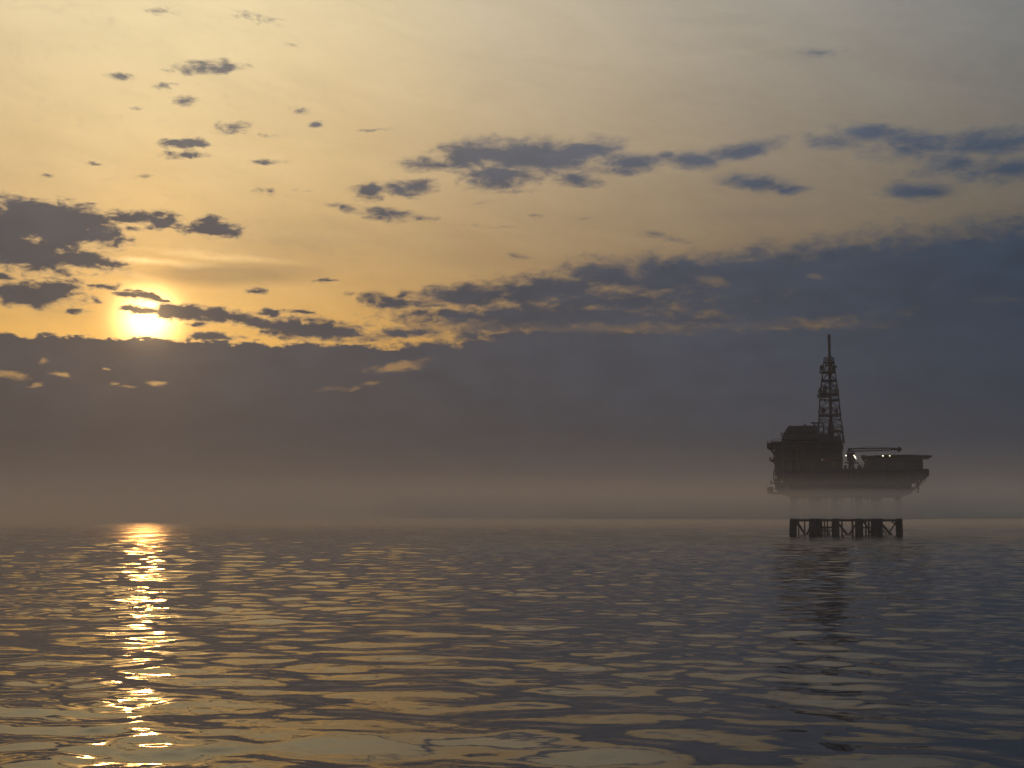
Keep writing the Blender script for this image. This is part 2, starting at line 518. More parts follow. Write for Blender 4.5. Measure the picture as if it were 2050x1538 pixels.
# ---------------------------------------------------------------- the sea
def build_sea():
    rng = np.random.default_rng(11)
    # rings close together near the boat, wider apart towards the horizon
    r = [0.0, 1.5]
    while r[-1] < 13.0:
        r.append(r[-1] + 0.35)
    while r[-1] < 1400.0:
        r.append(r[-1] * (1 + RING))
    while r[-1] < 6000.0:
        r.append(r[-1] * 1.03)
    r = np.array(r[1:])
    a = np.concatenate([np.arange(-28, 28, SPOKE), np.arange(28, 332, 2.5)])
    a = np.radians(a)
    nr, na = len(r), len(a)
    rr, aa = np.meshgrid(r, a, indexing='ij')
    x = rr * np.sin(aa)
    y = rr * np.cos(aa)
    dr = np.gradient(r)
    da = np.diff(np.append(a, a[0] + 2 * np.pi))
    space = np.maximum(dr[:, None] * np.ones(na)[None, :], rr * da[None, :])
    z = np.zeros_like(x)
    # calm and ruffled patches
    patch = np.zeros_like(x)
    for k in range(9):
        lam = rng.uniform(14, 60)
        th = rng.uniform(0, 2 * np.pi)
        patch += np.sin(2 * np.pi / lam * (x * np.cos(th) + y * np.sin(th)) + rng.uniform(0, 6.28))
    patch = np.clip(0.5 + patch / 5.0, 0.0, 1.0)
    N = 110
    lam = np.exp(np.linspace(np.log(0.45), np.log(22.0), N)) * rng.uniform(0.95, 1.05, N)
    w = np.interp(np.log(lam), np.log([0.45, 0.9, 1.6, 3.5, 7.0, 22.0]), W_SLOPE)
    w = w / np.sqrt((w ** 2).sum() / 2.0)
    far = 1.0 + 0.9 * np.clip((rr - 60.0) / 300.0, 0, 1)
    for k in range(N):
        th = R(WAVE_DIR) + rng.normal(0, R(WAVE_SPREAD))
        kk = 2 * np.pi / lam[k]
        amp = SLOPE * w[k] / kk
        lod = np.clip(lam[k] / space / 2.0 - 1.0, 0.0, 1.0)
        wt = amp * lod * far
        if lam[k] < 2.5:
            wt = wt * (0.35 + 1.1 * patch)
        z += wt * np.sin(kk * (x * np.sin(th) + y * np.cos(th)) + rng.uniform(0, 6.28))
    co = np.stack([x.ravel(), y.ravel(), z.ravel()], 1)
    co = np.vstack([co, [[0, 0, 0]]]).astype(np.float32)
    i = np.arange(nr - 1)[:, None] * na
    j = np.arange(na)[None, :]
    j2 = (j + 1) % na
    quads = np.stack([i + j, i + na + j, i + na + j2, i + j2], -1).reshape(-1, 4)[:, ::-1]
    c = nr * na
    tri = np.stack([np.full(na, c), np.arange(na), (np.arange(na) + 1) % na], 1)[:, ::-1]
    me = bpy.data.meshes.new('sea')
    me.vertices.add(len(co))
    me.vertices.foreach_set('co', co.ravel())
    idx = np.concatenate([quads.ravel(), tri.ravel()]).astype(np.int32)
    me.loops.add(len(idx))
    me.loops.foreach_set('vertex_index', idx)
    tot = np.concatenate([np.full(len(quads), 4), np.full(len(tri), 3)]).astype(np.int32)
    start = np.concatenate([[0], np.cumsum(tot)[:-1]]).astype(np.int32)
    me.polygons.add(len(tot))
    me.polygons.foreach_set('loop_start', start)
    me.polygons.foreach_set('loop_total', tot)
    me.polygons.foreach_set('use_smooth', np.ones(len(tot), dtype=bool))
    me.update(calc_edges=True)
    me.materials.append(sea_material())
    o = bpy.data.objects.new('sea', me)
    COL.objects.link(o)
    o['kind'] = 'structure'
    o['label'] = 'dark calm sea with smooth rippling waves and golden sun glitter'
    o['category'] = 'sea'
    return o


sea = build_sea()

# ---------------------------------------------------------------- mesh helpers
def finish(name, bm, mat, parent, smooth=False):
    bmesh.ops.recalc_face_normals(bm, faces=bm.faces)
    me = bpy.data.meshes.new(name)
    bm.to_mesh(me)
    bm.free()
    me.materials.append(mat)
    if smooth:
        for p in me.polygons:
            p.use_smooth = True
    o = bpy.data.objects.new(name, me)
    COL.objects.link(o)
    if parent is not None:
        o.parent = parent
    return o


def prism(name, parent, mat, prof, y0, y1, bevel=0.06):
    """outline in x,z carried from y0 to y1"""
    bm = bmesh.new()
    f = [bm.verts.new((x, y0, z)) for x, z in prof]
    b = [bm.verts.new((x, y1, z)) for x, z in prof]
    bm.faces.new(f)
    bm.faces.new(b[::-1])
    n = len(prof)
    for i in range(n):
        bm.faces.new((f[i], b[i], b[(i + 1) % n], f[(i + 1) % n]))
    if bevel:
        bmesh.ops.bevel(bm, geom=bm.edges[:], offset=bevel, segments=1, affect='EDGES')
    return finish(name, bm, mat, parent)


def box(name, parent, mat, x0, x1, y0, y1, z0, z1, bevel=0.05):
    return prism(name, parent, mat, [(x0, z0), (x1, z0), (x1, z1), (x0, z1)], y0, y1, bevel)


def add_tube(bm, p, q, r0, r1=None, seg=10):
    p, q = Vector(p), Vector(q)
    r1 = r0 if r1 is None else r1
    d = (q - p).normalized()
    u = d.orthogonal().normalized()
    v = d.cross(u)
    A = [bm.verts.new(p + (u * math.cos(t) + v * math.sin(t)) * r0) for t in [2 * math.pi * i / seg for i in range(seg)]]
    B = [bm.verts.new(q + (u * math.cos(t) + v * math.sin(t)) * r1) for t in [2 * math.pi * i / seg for i in range(seg)]]
    for i in range(seg):
        bm.faces.new((A[i], A[(i + 1) % seg], B[(i + 1) % seg], B[i]))
    bm.faces.new(A[::-1])
    bm.faces.new(B)


def tube(name, parent, mat, p, q, r0, r1=None, seg=10):
    bm = bmesh.new()
    add_tube(bm, p, q, r0, r1, seg)
    return finish(name, bm, mat, parent, smooth=False)


def path(name, parent, mat, pts, r, seg=6):
    bm = bmesh.new()
    for a, b in zip(pts[:-1], pts[1:]):
        add_tube(bm, a, b, r, None, seg)
    return finish(name, bm, mat, parent)


def lathe(name, parent, mat, base, axis, prof, seg=20):
    """profile (radius, distance along axis) turned about an axis"""
    base, d = Vector(base), Vector(axis).normalized()
    u = d.orthogonal().normalized()
    v = d.cross(u)
    bm = bmesh.new()
    rings = []
    for rad, h in prof:
        rings.append([bm.verts.new(base + d * h + (u * math.cos(2 * math.pi * i / seg) + v * math.sin(2 * math.pi * i / seg)) * max(rad, 1e-3)) for i in range(seg)])
    for A, B in zip(rings[:-1], rings[1:]):
        for i in range(seg):
            bm.faces.new((A[i], A[(i + 1) % seg], B[(i + 1) % seg], B[i]))
    bm.faces.new(rings[0][::-1])
    bm.faces.new(rings[-1])
    return finish(name, bm, mat, parent, smooth=True)


def railing(parent, mat, pts, h=1.1, gap=2.0):
    """one run of handrail: posts, mid rail and top rail"""
    bm = bmesh.new()
    for a, b in zip(pts[:-1], pts[1:]):
        a, b = Vector(a), Vector(b)
        n = max(1, int((b - a).length / gap))
        for i in range(n + 1):
            p = a.lerp(b, i / n)
            add_tube(bm, p, p + Vector((0, 0, h)), 0.05, None, 5)
        for hh in (0.55, h):
            add_tube(bm, a + Vector((0, 0, hh)), b + Vector((0, 0, hh)), 0.045, None, 5)
    return finish('railing', bm, mat, parent)


def thing(name, label, cat, loc, rz=0.0):
    o = bpy.data.objects.new(name, None)
    COL.objects.link(o)
    o.location = loc
    o.rotation_euler = (0, 0, rz)
    o['label'] = label
    o['category'] = cat
    return o


# ---------------------------------------------------------------- the platform
DIST, AZ = 538.0, 13.215
RIG = (DIST * math.sin(R(AZ)), DIST * math.cos(R(AZ)), 0.0)
RZ = -R(AZ)


def X(u):
    return (u - 1690.0) * 0.181


def Z(v):
    return (1070.0 - v) * 0.186


rig = thing('offshore_platform', 'dark offshore gas platform on steel legs standing in the misty sea', 'platform', RIG, RZ)
RM = Matrix.Translation(RIG) @ Matrix.Rotation(RZ, 4, 'Z')


def at(x, y, z):
    return RM @ Vector((x, y, z))


# --- jacket: legs, each a slightly battered tube that runs down into the water
YF, YB = -11.0, 11.0
legs = [  # top u, foot u, depth, radius
    (1591, 1586, YF, 0.95), (1633, 1632, YF, 1.55), (1674, 1673, YF, 1.35), (1720, 1719, YF, 1.4),
    (1754, 1755, YF, 1.65), (1797, 1800, YF, 0.85),
    (1591, 1588, YB, 0.7), (1638, 1636, YB, 0.9), (1675, 1674, YB, 0.9), (1719, 1719, YB, 0.9),
    (1752, 1753, YB, 0.9), (1797, 1799, YB, 0.7)]
for t, f, y, r in legs:
    tube('leg', rig, M_JACKET, (X(t), y, Z(992)), (X(f), y * 1.08, -5.0), r, r * 1.04, 16)
for t, f, y, r in (legs[4],):
    tube('leg_sleeve', rig, M_JACKET, (X(f) , y * 1.06, Z(1039)), (X(f), y * 1.08, -4.0), r * 1.13, r * 1.13, 16)
# conductors: slim pipes standing between the legs
for u, y, r in [(1600, -6, .22), (1612, -6, .25), (1622, -3, .35), (1627, 2, .35), (1645, -2, .35), (1651, 3, .25), (1657, -1, .25),
                (1686, 4, .3), (1707, 2, .35), (1733, -4, .3), (1739, 0, .35), (1744, -6, .3), (1764, -2, .35)]:
    tube('conductor_pipe', rig, M_JACKET, (X(u), y, Z(993)), (X(u), y, -4.0), r, None, 8)
# horizontal ties
for y in (YF, YB):
    for a, b in [(1586, 1631), (1631, 1673), (1673, 1719), (1719, 1755), (1755, 1800)]:
        tube('tie_beam', rig, M_JACKET, (X(a), y * 1.06, Z(1042)), (X(b), y * 1.06, Z(1042)), 0.42, None, 10)
for u in (1587, 1632, 1673, 1719, 1755, 1799):
    tube('tie_beam', rig, M_JACKET, (X(u), YF * 1.06, Z(1042)), (X(u), YB * 1.06, Z(1042)), 0.38, None, 10)
for a, b in [(1631, 1673), (1719, 1755)]:
    tube('tie_beam', rig, M_JACKET, (X(a), YF * 1.07, Z(1056)), (X(b), YF * 1.07, Z(1056)), 0.26, None, 8)
# diagonals
for (u0, v0, u1, v1, r) in [(1596, 1044, 1615, 1072, .34), (1632, 1040, 1615, 1072, .3), (1590, 1066, 1602, 1044, .25),
                            (1676, 1044, 1698, 1072, .42), (1718, 1042, 1698, 1072, .3),
                            (1758, 1044, 1784, 1073, .5), (1782, 1043, 1802, 1062, .28),
                            (1638, 1044, 1664, 1072, .3), (1728, 1044, 1746, 1072, .3)]:
    tube('brace', rig, M_JACKET, (X(u0), YF * 1.06, Z(v0)), (X(u1), YF * 1.07, Z(v1)), r, None, 10)
for (u0, v0, u1, v1) in [(1594, 1044, 1612, 1072), (1636, 1044, 1612, 1072), (1796, 1044, 1778, 1072), (1752, 1044, 1778, 1072)]:
    tube('brace', rig, M_JACKET, (X(u0), YB * 1.06, Z(v0)), (X(u1), YB * 1.07, Z(v1)), .26, None, 10)
# boat landing: a grille of fender bars by the second leg
for u in (1649, 1652, 1655, 1658, 1661):
    tube('fender_bar', rig, M_JACKET, (X(u), YF * 1.2, Z(1054)), (X(u), YF * 1.2, -2.0), 0.12, None, 6)
for v in (1055, 1062):
    tube('fender_rail', rig, M_JACKET, (X(1640), YF * 1.2, Z(v)), (X(1666), YF * 1.2, Z(v)), 0.16, None, 6)
box('landing_frame', rig, M_JACKET, X(1624), X(1640), YF * 1.25, YF * 1.05, Z(1053), Z(1060))

# --- topsides: stacked decks with recessed walls between them
Y0, Y1 = -15.0, 15.0
prism('cellar_deck', rig, M_DECK, [(X(1562), Z(988)), (X(1584), Z(996)), (X(1806), Z(996)), (X(1822), Z(990)), (X(1822), Z(984)), (X(1562), Z(984))], Y0, Y1)
deck_levels = [(1556, 1828, 968), (1556, 1836, 944), (1555, 1690, 921), (1554, 1690, 900)]
for u0, u1, v in deck_levels:
    box('deck', rig, M_DECK, X(u0) - .25, X(u1) + .25, Y0 - .4, Y1 + .4, Z(v) - .35, Z(v) + .35)
walls = [(1558, 1818, 984, 970), (1558, 1832, 966, 946), (1558, 1688, 942, 923), (1557, 1688, 919, 902), (1556, 1688, 898, 889)]
for u0, u1, v0, v1 in walls:
    zb, zt = Z(v0), Z(v1)
    # cladding panels, each its own sheet of a slightly different depth
    n = max(3, int((u1 - u0) / 16))
    box('module_core', rig, M_WALL, X(u0) + .5, X(u1) - .5, Y0 + 1.6, Y1 - .6, zb - .1, zt + .1, 0)
    for i in range(n):
        xa = X(u0) + (X(u1) - X(u0)) * i / n
        xb = X(u0) + (X(u1) - X(u0)) * (i + 1) / n
        d = random.choice((0.0, 0.35, 0.7, 1.1))
        mt = random.choice((M_WALL, M_WALL, M_DECK, M_DARK, M_HOUSE))
        box('cladding_panel', rig, mt, xa + .12, xb - .12, Y0 + d, Y0 + 1.55, zb + .02, zt - .02)
    for i in range(0, n + 1, 2):
        xa = X(u0) + (X(u1) - X(u0)) * i / n
        tube('column', rig, M_DARK, (xa, Y0 - .15, zb - .05), (xa, Y0 - .15, zt + .05), .28, None, 8)
    for side in (X(u0), X(u1)):
        for k in range(3):
            ya = Y0 + 1.7 + k * 9.0
            s = .42 if side > 0 else -.42
            box('cladding_panel', rig, M_WALL, min(side, side - s), max(side, side - s), ya, ya + 8.6, zb + .02, zt - .02)
box('roof_deck', rig, M_DECK, X(1550), X(1691), Y0 - .5, Y1 + .3, Z(889) - .3, Z(889) + .25)
# orange process skid on the upper deck front
box('process_skid', rig, M_ORANGE, X(1651), X(1664), Y0 - 1.4, Y0 - .3, Z(928), Z(921))
box('process_skid', rig, M_ORANGE, X(1668), X(1679), Y0 - 1.3, Y0 - .3, Z(937), Z(930))
for u, v0, v1 in [(1598, 942, 905), (1604, 942, 905), (1641, 966, 925), (1700, 966, 946), (1706, 966, 946), (1771, 984, 946)]:
    tube('riser_pipe', rig, M_DARK, (X(u), Y0 - .7, Z(v0)), (X(u), Y0 - .7, Z(v1)), .3, None, 8)
for u in (1575, 1618, 1632, 1716, 1790):
    tube('vessel', rig, M_WALL, (X(u), Y0 - .9, Z(979)), (X(u + 9), Y0 - .9, Z(979)), .9, None, 14)
# left side: overhanging walkways and their brackets
box('walkway', rig, M_DARK, X(1540), X(1556.5), -9, 4, Z(899), Z(888))
box('walkway_cabin', rig, M_DARK, X(1547), X(1557), -7, 3, Z(888), Z(885.5))
path('bracket', rig, M_DARK, [(X(1546), -6, Z(899)), (X(1552), -6, Z(908)), (X(1556), -6, Z(914))], .35)
path('bracket', rig, M_DARK, [(X(1546), 2, Z(899)), (X(1552), 2, Z(908)), (X(1556), 2, Z(914))], .35)
box('walkway', rig, M_DARK, X(1544), X(1557), -8, 2, Z(923.5), Z(921.5))
railing(rig, M_DARK, [(X(1557), -8, Z(921.5)), (X(1544.3), -8, Z(921.5)), (X(1544.3), 2, Z(921.5))], 1.0, 1.1)
path('bracket', rig, M_DARK, [(X(1549), -4, Z(923.5)), (X(1556), -4, Z(930))], .3)
box('walkway', rig, M_DARK, X(1545), X(1556), -8, 0, Z(969), Z(967.4))
railing(rig, M_DARK, [(X(1556), -8, Z(967.4)), (X(1545.3), -8, Z(967.4)), (X(1545.3), 0, Z(967.4))], 1.0, 1.1)
box('equipment_box', rig, M_WALL, X(1539), X(1549.5), -9, -3, Z(990), Z(976), .2)
box('equipment_box_frame', rig, M_DARK, X(1549), X(1563), -8, -4, Z(990.5), Z(986))
for v in (936, 951):
    box('side_light_arm', rig, M_DARK, X(1552.5), X(1557), -6, -5.4, Z(v), Z(v - 2))
railing(rig, M_DARK, [(X(1692), Y0, Z(942)), (X(1736), Y0, Z(942))])
railing(rig, M_DARK, [(X(1541), -9, Z(888)), (X(1557), -9, Z(888))], 1.0, 1.0)

# --- the roof: clutter, then the house with sloping ends on short posts
for u in range(1566, 1640, 9):
    tube('house_post', rig, M_DARK, (X(u), -8, Z(889)), (X(u + 1), -8, Z(881)), .3, None, 8)
    tube('house_post', rig, M_DARK, (X(u), 6, Z(889)), (X(u + 1), 6, Z(881)), .3, None, 8)
for u0, u1, v in [(1570, 1578, 885), (1596, 1606, 884), (1618, 1630, 885)]:
    box('roof_locker', rig, M_DARK, X(u0), X(u1), -4, 1, Z(889), Z(v))
house = prism('control_house', rig, M_HOUSE, [(X(1565), Z(883)), (X(1569), Z(872)), (X(1575), Z(862)), (X(1580), Z(857)),
              (X(1636), Z(856)), (X(1640), Z(866)), (X(1641), Z(883))], -10, 8, .15)
box('house_roof_edge', rig, M_DARK, X(1579), X(1637), -10.3, 8.3, Z(857.2), Z(855.6))
for i in range(6):
    u = 1581 + i * 9.2
    w = box('window', rig, M_GLASS, X(u), X(u + 6), -10.12, -9.9, Z(871), Z(865), .03)
    box('window_frame', w, M_DARK, X(u) - .15, X(u + 6) + .15, -10.22, -10.1, Z(871.9), Z(871.2), .02)
path('house_rail', rig, M_DARK, [(X(1568), -6, Z(874)), (X(1564.5), -6, Z(874)), (X(1564.5), -6, Z(868.5)), (X(1569), -6, Z(868.5))], .22)
tube('vent_post', rig, M_DARK, (X(1582), -2, Z(858)), (X(1582), -2, Z(852)), .5, .3, 8)
tube('vent_post', rig, M_DARK, (X(1609.5), -2, Z(857)), (X(1609.5), -2, Z(850.5)), .22, None, 8)
tube('vent_post', rig, M_DARK, (X(1614), -2, Z(857)), (X(1614), -2, Z(851)), .18, None, 8)
path('vent_hood', rig, M_DARK, [(X(1609.5), -2, Z(850.6)), (X(1611.5), -2, Z(849)), (X(1614), -2, Z(851))], .18)
tube('vent_post', rig, M_DARK, (X(1631), -2, Z(857)), (X(1631), -2, Z(849)), .4, .35, 8)
path('gantry', rig, M_DARK, [(X(1624.5), -3, Z(847.4)), (X(1649.5), -3, Z(848)), (X(1650), -3, Z(880))], .28)
path('gantry_strut', rig, M_DARK, [(X(1637), -3, Z(848)), (X(1641), -3, Z(864))], .16)
# lower blocks between the house and the tower
box('plant_block', rig, M_WALL, X(1640), X(1660), -9, 6, Z(889), Z(872))
box('plant_block', rig, M_DARK, X(1660.5), X(1670), -8, 6, Z(889), Z(868))
box('plant_block', rig, M_WALL, X(1670.5), X(1684), -9, 6, Z(889), Z(876))
prism('plant_block', rig, M_DARK, [(X(1684.3), Z(900)), (X(1692.5), Z(900)), (X(1692), Z(892)), (X(1688), Z(881)), (X(1684.3), Z(879))], -7, 6)
for u, v in [(1646, 869), (1679, 870), (1682, 873), (1688, 872)]:
    tube('vent_post', rig, M_DARK, (X(u), -5, Z(889)), (X(u), -5, Z(v)), .3, None, 8)

# --- helicopter deck on its block, to the right
box('helideck_block', rig, M_WALL, X(1737), X(1845), -14, 12, Z(945), Z(921))
for i in range(6):
    u = 1737 + i * 18
    box('cladding_panel', rig, random.choice((M_WALL, M_DARK, M_DECK)), X(u) + .15, X(u + 18) - .15, -14.6, -14.05, Z(944), Z(922.5))
prism('helideck_underframe', rig, M_WALL, [(X(1762), Z(962)), (X(1846), Z(962)), (X(1846), Z(945.4)), (X(1762), Z(945.4))], -14.3, 10)
bm = bmesh.new()
oct_r = [(-1, -.42), (-.42, -1), (.42, -1), (1, -.42), (1, .42), (.42, 1), (-.42, 1), (-1, .42)]
cx, hx, hy = X(1797), X(1865) - X(1797), 14.5
ring = [[bm.verts.new((cx + a * hx * s, -1 + b * hy * s, zz)) for a, b in oct_r] for s, zz in ((.93, Z(921.2)), (1.0, Z(917.6)), (1.0, Z(916.4)))]
for A, B in zip(ring[:-1], ring[1:]):
    for i in range(8):
        bm.faces.new((A[i], A[(i + 1) % 8], B[(i + 1) % 8], B[i]))
bm.faces.new(ring[0][::-1])
bm.faces.new(ring[-1])
hd = finish('helideck', bm, M_DECK, rig)
for i in range(8):
    a0, b0 = oct_r[i]
    a1, b1 = oct_r[(i + 1) % 8]
    path('safety_net_bar', hd, M_DARK, [(cx + a0 * hx * 1.0, -1 + b0 * hy * 1.0, Z(916.8)), (cx + a1 * hx * 1.0, -1 + b1 * hy * 1.0, Z(916.8))], .14)
box('helideck_end_box', rig, M_DARK, X(1727), X(1737.5), -10, -4, Z(921), Z(914.8), .15)
path('bracket', rig, M_DARK, [(X(1729), -7, Z(921)), (X(1734), -7, Z(927)), (X(1737), -7, Z(936))], .35)
box('winch', rig, M_DARK, X(1730), X(1736.5), -8, -3, Z(942), Z(938.5), .15)
path('winch_post', rig, M_DARK, [(X(1731.5), -6, Z(938.5)), (X(1733.5), -6, Z(932)), (X(1735), -6, Z(938.5))], .2)
box('side_cabin', rig, M_DARK, X(1847), X(1858), -8, 2, Z(957), Z(942), .15)
box('side_cabin_foot', rig, M_DARK, X(1846.2), X(1853), -7, 1, Z(961), Z(957.2), .1)
tube('hanging_leg', rig, M_DARK, (X(1849), -5, Z(963)), (X(1849), -5, Z(958)), .3, None, 8)
# stair tower under the right end
for u in (1822, 1836):
    for y in (-10, -5):
        tube('stair_post', rig, M_DARK, (X(u), y, Z(990)), (X(u), y, Z(961)), .25, None, 6)
for k, (v0, v1) in enumerate([(990, 980), (980, 970), (970, 961)]):
    ua, ub = (1822, 1836) if k % 2 else (1836, 1822)
    st = prism('stair_flight', rig, M_DARK, [(X(ua), Z(v0)), (X(ua), Z(v0 - 1.5)), (X(ub), Z(v1 - 1.5)), (X(ub), Z(v1))], -10, -7, 0)
    box('landing', rig, M_DARK, X(1821), X(1840) + (.0 if k else -.6), -10.4, -4.8, Z(v1) - .12, Z(v1) + .12)
railing(rig, M_DARK, [(X(1826), -10.5, Z(970)), (X(1841), -10.5, Z(970)), (X(1841), -5, Z(970))], 1.1, 1.2)

# --- more deck clutter along the edges
railing(rig, M_DARK, [(X(1551), Y0 - .4, Z(889) + .2), (X(1640), Y0 - .4, Z(889) + .2)], 1.1, 2.2)
railing(rig, M_DARK, [(X(1556), Y0 - .7, Z(968) + .3), (X(1828), Y0 - .7, Z(968) + .3)], 1.1, 2.6)
railing(rig, M_DARK, [(X(1555), Y0 - .7, Z(921) + .3), (X(1690), Y0 - .7, Z(921) + .3)], 1.1, 2.6)
for u, v0, v1, w in [(1693, 942, 934, 5), (1719, 942, 936, 4), (1725, 942, 938, 3), (1700, 946, 941, 8)]:
    box('deck_skid', rig, M_DARK, X(u), X(u + w), -12, -8, Z(v0), Z(v1), .1)
for u in (1709, 1722, 1728):
    tube('deck_post', rig, M_DARK, (X(u), -10, Z(943)), (X(u), -10, Z(930)), .14, None, 6)
path('deck_pipe', rig, M_DARK, [(X(1693), -11, Z(929.5)), (X(1718), -11, Z(929.5)), (X(1724), -11, Z(935)), (X(1724), -11, Z(943))], .22)
for u, v in [(1561, 883), (1567, 880), (1756, 912.5), (1840, 913)]:
    tube('whip_antenna', rig, M_DARK, (X(u), -6, Z(v) - 2.2), (X(u), -6, Z(v) + .8), .08, .05, 5)
path('drain_pipe', rig, M_DARK, [(X(1553), -10, Z(945)), (X(1553), -10, Z(962)), (X(1556), -10, Z(965))], .22)
path('drain_pipe', rig, M_DARK, [(X(1851), -3, Z(957)), (X(1851), -3, Z(966)), (X(1838), -3, Z(974))], .16)
path('brace', rig, M_DARK, [(X(1846), -12, Z(962)), (X(1822), -12, Z(986))], .3)

# --- lit deck lamps
def lamp(u, v, y, s):
    p = thing_part = tube('lamp_post', rig, M_DARK, (X(u), y, Z(v) - 1.6), (X(u), y, Z(v) - .1), .08, None, 6)
    lathe('lamp_bulb', p, M_LAMP, (X(u), y, Z(v) - .12), (0, 0, 1), [(.05, 0), (s, s * .6), (s, s * 1.4), (.05, s * 2)], 10)


lamp(1714.5, 920, -15.5, .22)
lamp(1712.5, 916.5, -15.2, .12)
lamp(1716, 923, -15.3, .10)
lamp(1697, 917, -15.5, .14)
lamp(1768.5, 918, -15.4, .15)
lamp(1781.5, 918.2, -15.4, .12)
lamp(1651, 924, -16.2, .05)
lamp(1825, 975, -10.8, .05)
lamp(1558.5, 958, -15.9, .05)
lamp(1570, 966, -15.9, .05)

# the roof pieces stand a little further right than the hull below
for ch in rig.children:
    if ch.type == 'MESH' and min(v.co.z for v in ch.data.vertices) > 32.5 and ch.name.split('.')[0] not in ('walkway', 'walkway_cabin', 'railing', 'roof_deck', 'bracket', 'cladding_panel', 'column', 'deck', 'module_core'):
        ch.location.x += 0.75

# ---------------------------------------------------------------- pedestal crane
crane = thing('pedestal_crane', 'deck crane with a long lattice boom lying level above the helicopter deck', 'crane', at(X(1704), -6, Z(942)), RZ)
CB = Vector((X(1704), -6, Z(942)))


def cr(u, v, y=0.0):
    return (X(u + 3.4) - CB.x, y, Z(v) - CB.z)


lathe('pedestal', crane, M_DARK, cr(1704, 942.5), (0, 0, 1), [(1.5, 0), (1.3, .5), (1.0, 1.2), (1.0, Z(926) - Z(942.5)), (1.7, Z(925) - Z(942.5)), (1.7, Z(923.8) - Z(942.5))], 16)
cab = box('crane_cab', crane, M_WALL, cr(1696, 0)[0], cr(1712, 0)[0], -2.2, 2.2, cr(0, 923.5)[2], cr(0, 909)[2], .15)
box('cab_window', cab, M_GLASS, cr(1705, 0)[0], cr(1711, 0)[0], -2.32, -2.15, cr(0, 917)[2], cr(0, 911)[2], .02)
path('a_frame', crane, M_DARK, [cr(1696, 910, -1.2), cr(1700, 902, -1.0), cr(1710, 908, -1.2)], .25)
path('a_frame', crane, M_DARK, [cr(1696, 910, 1.2), cr(1700, 902, 1.0), cr(1710, 908, 1.2)], .25)
box('cab_platform', crane, M_DARK, cr(1694, 0)[0], cr(1718, 0)[0], -3.2, 3.2, cr(0, 930)[2], cr(0, 928.6)[2])
for sy in (-1, 1):
    tube('boom_chord', crane, M_DARK, cr(1698, 900.6, sy * .9), cr(1790, 901.2, sy * .5), .17, .14, 6)
    tube('boom_chord', crane, M_DARK, cr(1698, 906.4, sy * .9), cr(1784, 905.2, sy * .5), .17, .14, 6)
NB = 22
for k in range(NB):
    ua, ub = 1698 + 86 * k / NB, 1698 + 86 * (k + 1) / NB
    va, vb = (900.8, 906.0) if k % 2 else (906.0, 900.8)
    for sy in (-1, 1):
        wy = sy * (.9 - .4 * k / NB)
        tube('boom_lacing', crane, M_DARK, cr(ua, va, wy), cr(ub, vb, wy), .08, None, 5)
    if k % 2 == 0:
        wy = .9 - .4 * k / NB
        tube('boom_lacing', crane, M_DARK, cr(ua, 906, -wy), cr(ua, 906, wy), .07, None, 5)
prism('boom_head', crane, M_DARK, [(cr(1780, 0)[0], cr(0, 904.6)[2]), (cr(1786, 0)[0], cr(0, 900.2)[2]), (cr(1798, 0)[0], cr(0, 901.4)[2]), (cr(1796, 0)[0], cr(0, 905.4)[2])], -.7, .7, .08)
lathe('boom_sheave', crane, M_DARK, cr(1798.5, 903.2, -.45), (0, 1, 0), [(.85, 0), (.85, .25), (.6, .45), (.85, .65), (.85, .9)], 16)
path('boom_stay', crane, M_DARK, [cr(1700, 902, 0), cr(1740, 897.2, 0), cr(1786, 900.4, 0)], .07, 5)
lathe('hook_block', crane, M_DARK, cr(1797, 909, 0), (0, 0, 1), [(.1, 0), (.35, .25), (.35, .6), (.08, .75)], 10)

# ---------------------------------------------------------------- lattice tower with its mast
TB = Vector((X(1663), 0, Z(868)))
tower = thing('lattice_tower', 'tapering lattice mast tower with dishes and a tall pole above the platform', 'tower', at(*TB), RZ)


def tw(u, v, y=0.0):
    return (X(u + (1070.0 - v) * 0.021) - TB.x if v else X(u + 5.5) - TB.x, y, Z(v) - TB.z)


def edge_l(v):
    return np.interp(v, [714, 745, 790, 850, 868], [1650.5, 1647, 1642, 1638.5, 1638])


def edge_r(v):
    return np.interp(v, [714, 745, 790, 832, 868, 890], [1669, 1672.5, 1679, 1683, 1688, 1691])


def half(v):
    return (edge_r(v) - edge_l(v)) * 0.181 / 2


lathe('mast_pole', tower, M_MAST, tw(1664.4, 876), (0, 0, 1),
      [(1.1, 0), (1.15, 4.2), (.62, 6.2), (.55, 20), (.60, 20.3), (.60, 31), (.52, 31.3), (.48, 36.5), (.60, 36.7), (.60, 38.6), (.50, 38.8)], 14)
levels = [868, 855, 842, 832, 817, 801, 790, 775, 762, 745, 726, 716]
for sx in (0, 1):
    for sy in (-1, 1):
        ed = edge_r if sx else edge_l
        vs = [716, 745, 790, 832, 868] + ([888] if sx else [])
        for a, b in zip(vs[:-1], vs[1:]):
            tube('tower_leg', tower, M_MAST, tw(ed(a), a, sy * half(a)), tw(ed(b), b, sy * half(b)), .20, .23, 6)
for v in levels:
    h = half(v)
    rr_ = .30 if v in (832, 790, 745, 762) else .14
    for sy in (-1, 1):
        tube('ring_beam', tower, M_MAST, tw(edge_l(v), v, sy * h), tw(edge_r(v), v, sy * h), rr_, None, 6)
    for ed in (edge_l, edge_r):
        tube('ring_beam', tower, M_MAST, tw(ed(v), v, -h), tw(ed(v), v, h), .14, None, 6)
